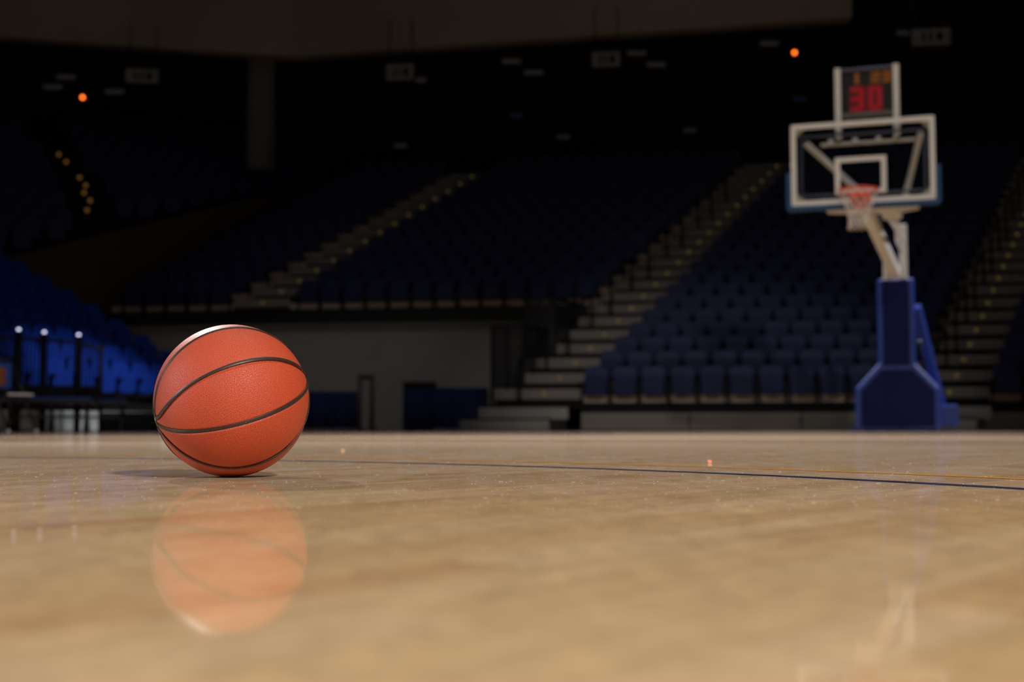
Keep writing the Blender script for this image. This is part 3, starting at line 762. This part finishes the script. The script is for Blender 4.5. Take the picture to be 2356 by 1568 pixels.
for k, q in enumerate(((200, 483), (207, 461), (193, 443), (197, 426), (183, 408), (152, 372), (135, 355))):
    j = (0, 1, 2, 3, 3.8, 5.6, 6.5)[k]
    c = at(q[0], q[1], 33 + .56 * j)
    MB().tube([c, c + Vector((0, .02, 0))], .05, 10).build('aisle_lamp', M['amber_step'], o)

# ------------------------------------------------------------------ column, signs and lamps under the bulkhead
c = at(598, 370, 37.5)
cm = MB().tube([(0, 0, c.z - .25), (0, 0, 13.5)], .42, 32)
o = cm.build('column', M['column'], smooth=True); o.location = (c.x, c.y, 0); tag(o, kind='structure')
for k, (x0, y0, x1, y1, z, lab) in enumerate(((288, 157, 365, 192, 34, 'dim grey hanging section sign left of the column'), (886, 146, 954, 186, 34, 'dim grey hanging section sign right of the column'),
        (1361, 118, 1428, 155, 33, 'dim grey hanging section sign near the middle of the bulkhead'), (2098, 64, 2186, 106, 28, 'dim grey hanging section sign at upper right above the hoop'))):
    a, b_ = at(x0, y1, z), at(x1, y0, z); cx = (a.x + b_.x) / 2; hw = (b_.x - a.x) / 2; hh = (b_.z - a.z) / 2
    o = empty('section_sign', (cx, z, (a.z + b_.z) / 2), R(-9 if k == 0 else 9)); tag(o, lab, 'sign', 'hanging section signs')
    o.rotation_euler = (0, 0, R(8 if k == 0 else -8))
    MB().box((-hw, 0, -hh), (hw, .25, hh)).build('housing', M['sign_side'], o)
    MB().box((-hw + .02, -.012, -hh + .02), (hw - .02, 0, hh - .02)).build('face', M['sign'], o)
    nn = MB(); w_ = hw * .16
    for i in range(3):
        xx = (-.45 + .36 * i) * hw
        if i < 2: nn.box((xx, -.02, -hh * .5), (xx + w_, -.012, hh * .5))
        else: nn.ring(rrect(xx, -hh * .5, xx + hw * .32, hh * .5, .05, 3), rrect(xx + .06, -hh * .5 + .07, xx + hw * .32 - .06, hh * .5 - .07, .03, 3), -.02, -.012)
    nn.build('numerals', M['numeral'], o)
    ro = MB()
    for s in (-1, 1): ro.tube([(s * hw * .8, .12, hh), (s * hw * .8, .12, hh + 1.2)], .02, 6)
    ro.build('hanger', M['sign_side'], o)
for q, lab in (((190, 224, 38), 'small glowing orange lamp at upper left in the dark'), ((1828, 121, 36), 'small glowing orange lamp left of the shot clock')):
    c = at(*q); o = MB().sphere((0, 0, 0), .055, 12, 8).build('warning_lamp', M['orange_lamp'], smooth=True); o.location = c
    tag(o, lab, 'lamp', 'orange lamps high in the hall')
    MB().tube([(0, .03, 0), (0, .28, 0)], .05, 8).build('lamp_housing', M['sign_side'], o)
strip = [(152, 177, 'left of the hanging sign, highest of the left trio'), (122, 200, 'far left, left of the orange lamp'), (264, 211, 'left trio, just below the hanging sign'),
         (1177, 141, 'in the middle, between two hanging signs'), (1228, 167, 'lower one between two hanging signs'), (1510, 149, 'right of the middle hanging sign'),
         (1465, 122, 'touching the middle hanging sign'), (1770, 100, 'left of the right orange lamp'), (958, 184, 'beside the sign right of the column'), (2085, 76, 'beside the upper right sign')]
for x, y, lab in strip:
    c = at(x, y, 37.0)
    o = MB().box((-.27, -.05, -.06), (.27, .05, .06)).build('tube_light', M['tube_lamp'], bevel=.02); o.location = c
    MB().box((-.29, -.06, .06), (.29, .06, .11)).build('light_housing', M['sign_side'], o)
    MB().tube([(0, 0, .11), (0, 0, 21 - c.z)], .012, 6).build('hanger_rod', M['sign_side'], o)
    tag(o, 'faint concourse tube light, ' + lab, 'light', 'faint concourse lights')
for x, y, mt, lab in ((1188, 266, 'blue_lamp', 'faint blue wall light in the middle of the dark concourse'), (1840, 228, 'blue_lamp', 'faint blue wall light left of the shot clock'),
                      (922, 335, 'tube_lamp', 'faint grey wall light above the upper seats, left one'), (1296, 315, 'tube_lamp', 'faint grey wall light above the upper seats, middle one'), (1587, 300, 'tube_lamp', 'faint grey wall light above the upper seats, right one')):
    c = at(x, y, 44.0); o = MB().box((-.22, -.05, -.07), (.22, .05, .07)).build('wall_light', M[mt], bevel=.03); o.location = c
    MB().box((-.24, .05, -.09), (.24, .12, .09)).build('light_housing', M['sign_side'], o)
    tag(o, lab, 'light', 'faint lights on the concourse wall')

# ------------------------------------------------------------------ dust and scraps on the floor
mb = MB(); rnd = random.Random(3)
for i in range(4200):
    y = 1.25 + 2.6 * rnd.random() ** 1.1; x = (rnd.random() - .5) * .86 * y
    r = rnd.choice((.00009, .0001, .00012, .00012, .00016, .0002, .00028))
    if (x + .444) ** 2 + (y - 2.07) ** 2 < .03 ** 2: continue
    if rnd.random() < .05:
        a = rnd.random() * math.pi; l = rnd.uniform(.002, .007)
        mb.tube([(x, y, .0006), (x + l * math.cos(a), y + l * math.sin(a) * .5, .0007)], .00009, 4)
    else: mb.sphere((x, y, r * .8), r, 5, 4)
tag(mb.build('floor_dust', M['dust']), 'pale dust flecks and fibres scattered over the varnished floor', 'dust', kind='stuff')
for q, m_, lab in (((1633, 1064), 'pink', 'tiny pink paper scrap on the floor left of the hoop base'), ((789, 1037), 'amber_paper', 'tiny amber paper scrap on the floor right of the ball')):
    z = HC * F / (q[1] - 980.5); c = at(q[0], q[1], z)
    o = MB().prism(rrect(-.004, 0, .004, .006, .002, 3), -.003, .003).build('paper_scrap', M[m_]); o.location = (c.x, z, .0005)
    tag(o, lab, 'scrap')

# ------------------------------------------------------------------ light
def aim(o, target): o.rotation_euler = (Vector(target) - o.location).to_track_quat('-Z', 'Y').to_euler()
def spot(name, loc, target, e, ang, blend, rad, col=(1, 1, 1)):
    l = bpy.data.lights.new(name, 'SPOT'); l.energy = e; l.spot_size = R(ang); l.spot_blend = blend; l.shadow_soft_size = rad; l.color = col
    o = bpy.data.objects.new(name, l); COL.objects.link(o); o.location = loc; aim(o, target); return o
def area(name, loc, target, e, sx, sy, col=(1, 1, 1), spread=180):
    l = bpy.data.lights.new(name, 'AREA'); l.shape = 'RECTANGLE'; l.size = sx; l.size_y = sy; l.energy = e; l.color = col; l.spread = R(spread)
    o = bpy.data.objects.new(name, l); COL.objects.link(o); o.location = loc; aim(o, target); return o
spot('key_light', (3.0, -3.2, 4.5), (-.1, 2.2, 0), 2750, 62, .7, .30, (1, .93, .85))
spot('fill_light', (.4, -4.5, 2.6), (-.3, 2.0, .1), 160, 60, .8, .5, (1, .95, .9))
spot('back_light', (-3.7, 9.6, 4.6), (-.4, 2.0, 0), 2100, 60, .4, .08, (1, .97, .95))
spot('side_light', (-6.5, 1.6, 2.6), (-.4, 2.0, .1), 1000, 40, .6, .55, (.82, .88, 1))
spot('blue_side_light', (-6.0, -2.0, 3.6), (-.35, .55, 0), 1300, 24, 1.0, .5, (.42, .66, 1))  # added to tint the left foreground floor blue
area('court_light', (1.0, 9.5, 12.5), (1.0, 10.5, 0), 700, 8, 8, (1, .95, .90), 70)
spot('hoop_light', (5.5, 1.5, 9.5), (4.4, 17, 2.9), 1500, 24, .7, .3, (1, .98, .96))
spot('rig_right', (13, 19.5, 10), (5.6, 19.2, 1.0), 4200, 32, .6, .25, (.92, .94, 1))
spot('rig_left', (-1.5, 21.5, 10), (5.4, 19.2, .8), 3000, 32, .6, .25, (.92, .94, 1))
spot('rig_top', (5.6, 18.9, 13), (5.4, 19.2, .8), 1700, 18, .6, .25, (.92, .94, 1))
spot('rig_side', (-1.0, 14, 6), (-7.3, 22.6, .5), 2200, 18, .8, .25, (.90, .94, 1))
spot('end_fill', (.5, 17, 3.4), (3.6, 25, .5), 215, 64, 1.0, .3, (1, .95, .9))  # added low over the court to brighten the stand's front rows
area('tunnel_bounce', (-4.5, 23.5, 3.4), (-4.5, 30, 1.4), 4, 3, .4, (1, .97, .94), 110)  # added fill before the tunnel, stands in for light bounced off the court
w = bpy.data.worlds.new('dim_hall'); sc.world = w; w.use_nodes = True
bg = w.node_tree.nodes['Background']; bg.inputs[0].default_value = (1, .95, .92, 1); bg.inputs[1].default_value = .038

# ------------------------------------------------------------------ camera
cam = bpy.data.cameras.new('camera'); co = bpy.data.objects.new('camera', cam); COL.objects.link(co)
cam.sensor_fit = 'HORIZONTAL'; cam.sensor_width = 36; cam.lens = F / W * 36; cam.clip_start = .02; cam.clip_end = 200
co.location = (0, 0, HC); co.rotation_euler = (math.pi / 2 + PITCH, 0, 0)
cam.dof.use_dof = True; cam.dof.focus_distance = 1.98; cam.dof.aperture_fstop = 4.3
sc.camera = co
sc.view_settings.view_transform = 'Standard'; sc.view_settings.look = 'None'; sc.view_settings.exposure = 0
sc.cycles.use_denoising = True
sc.cycles.max_bounces = 5
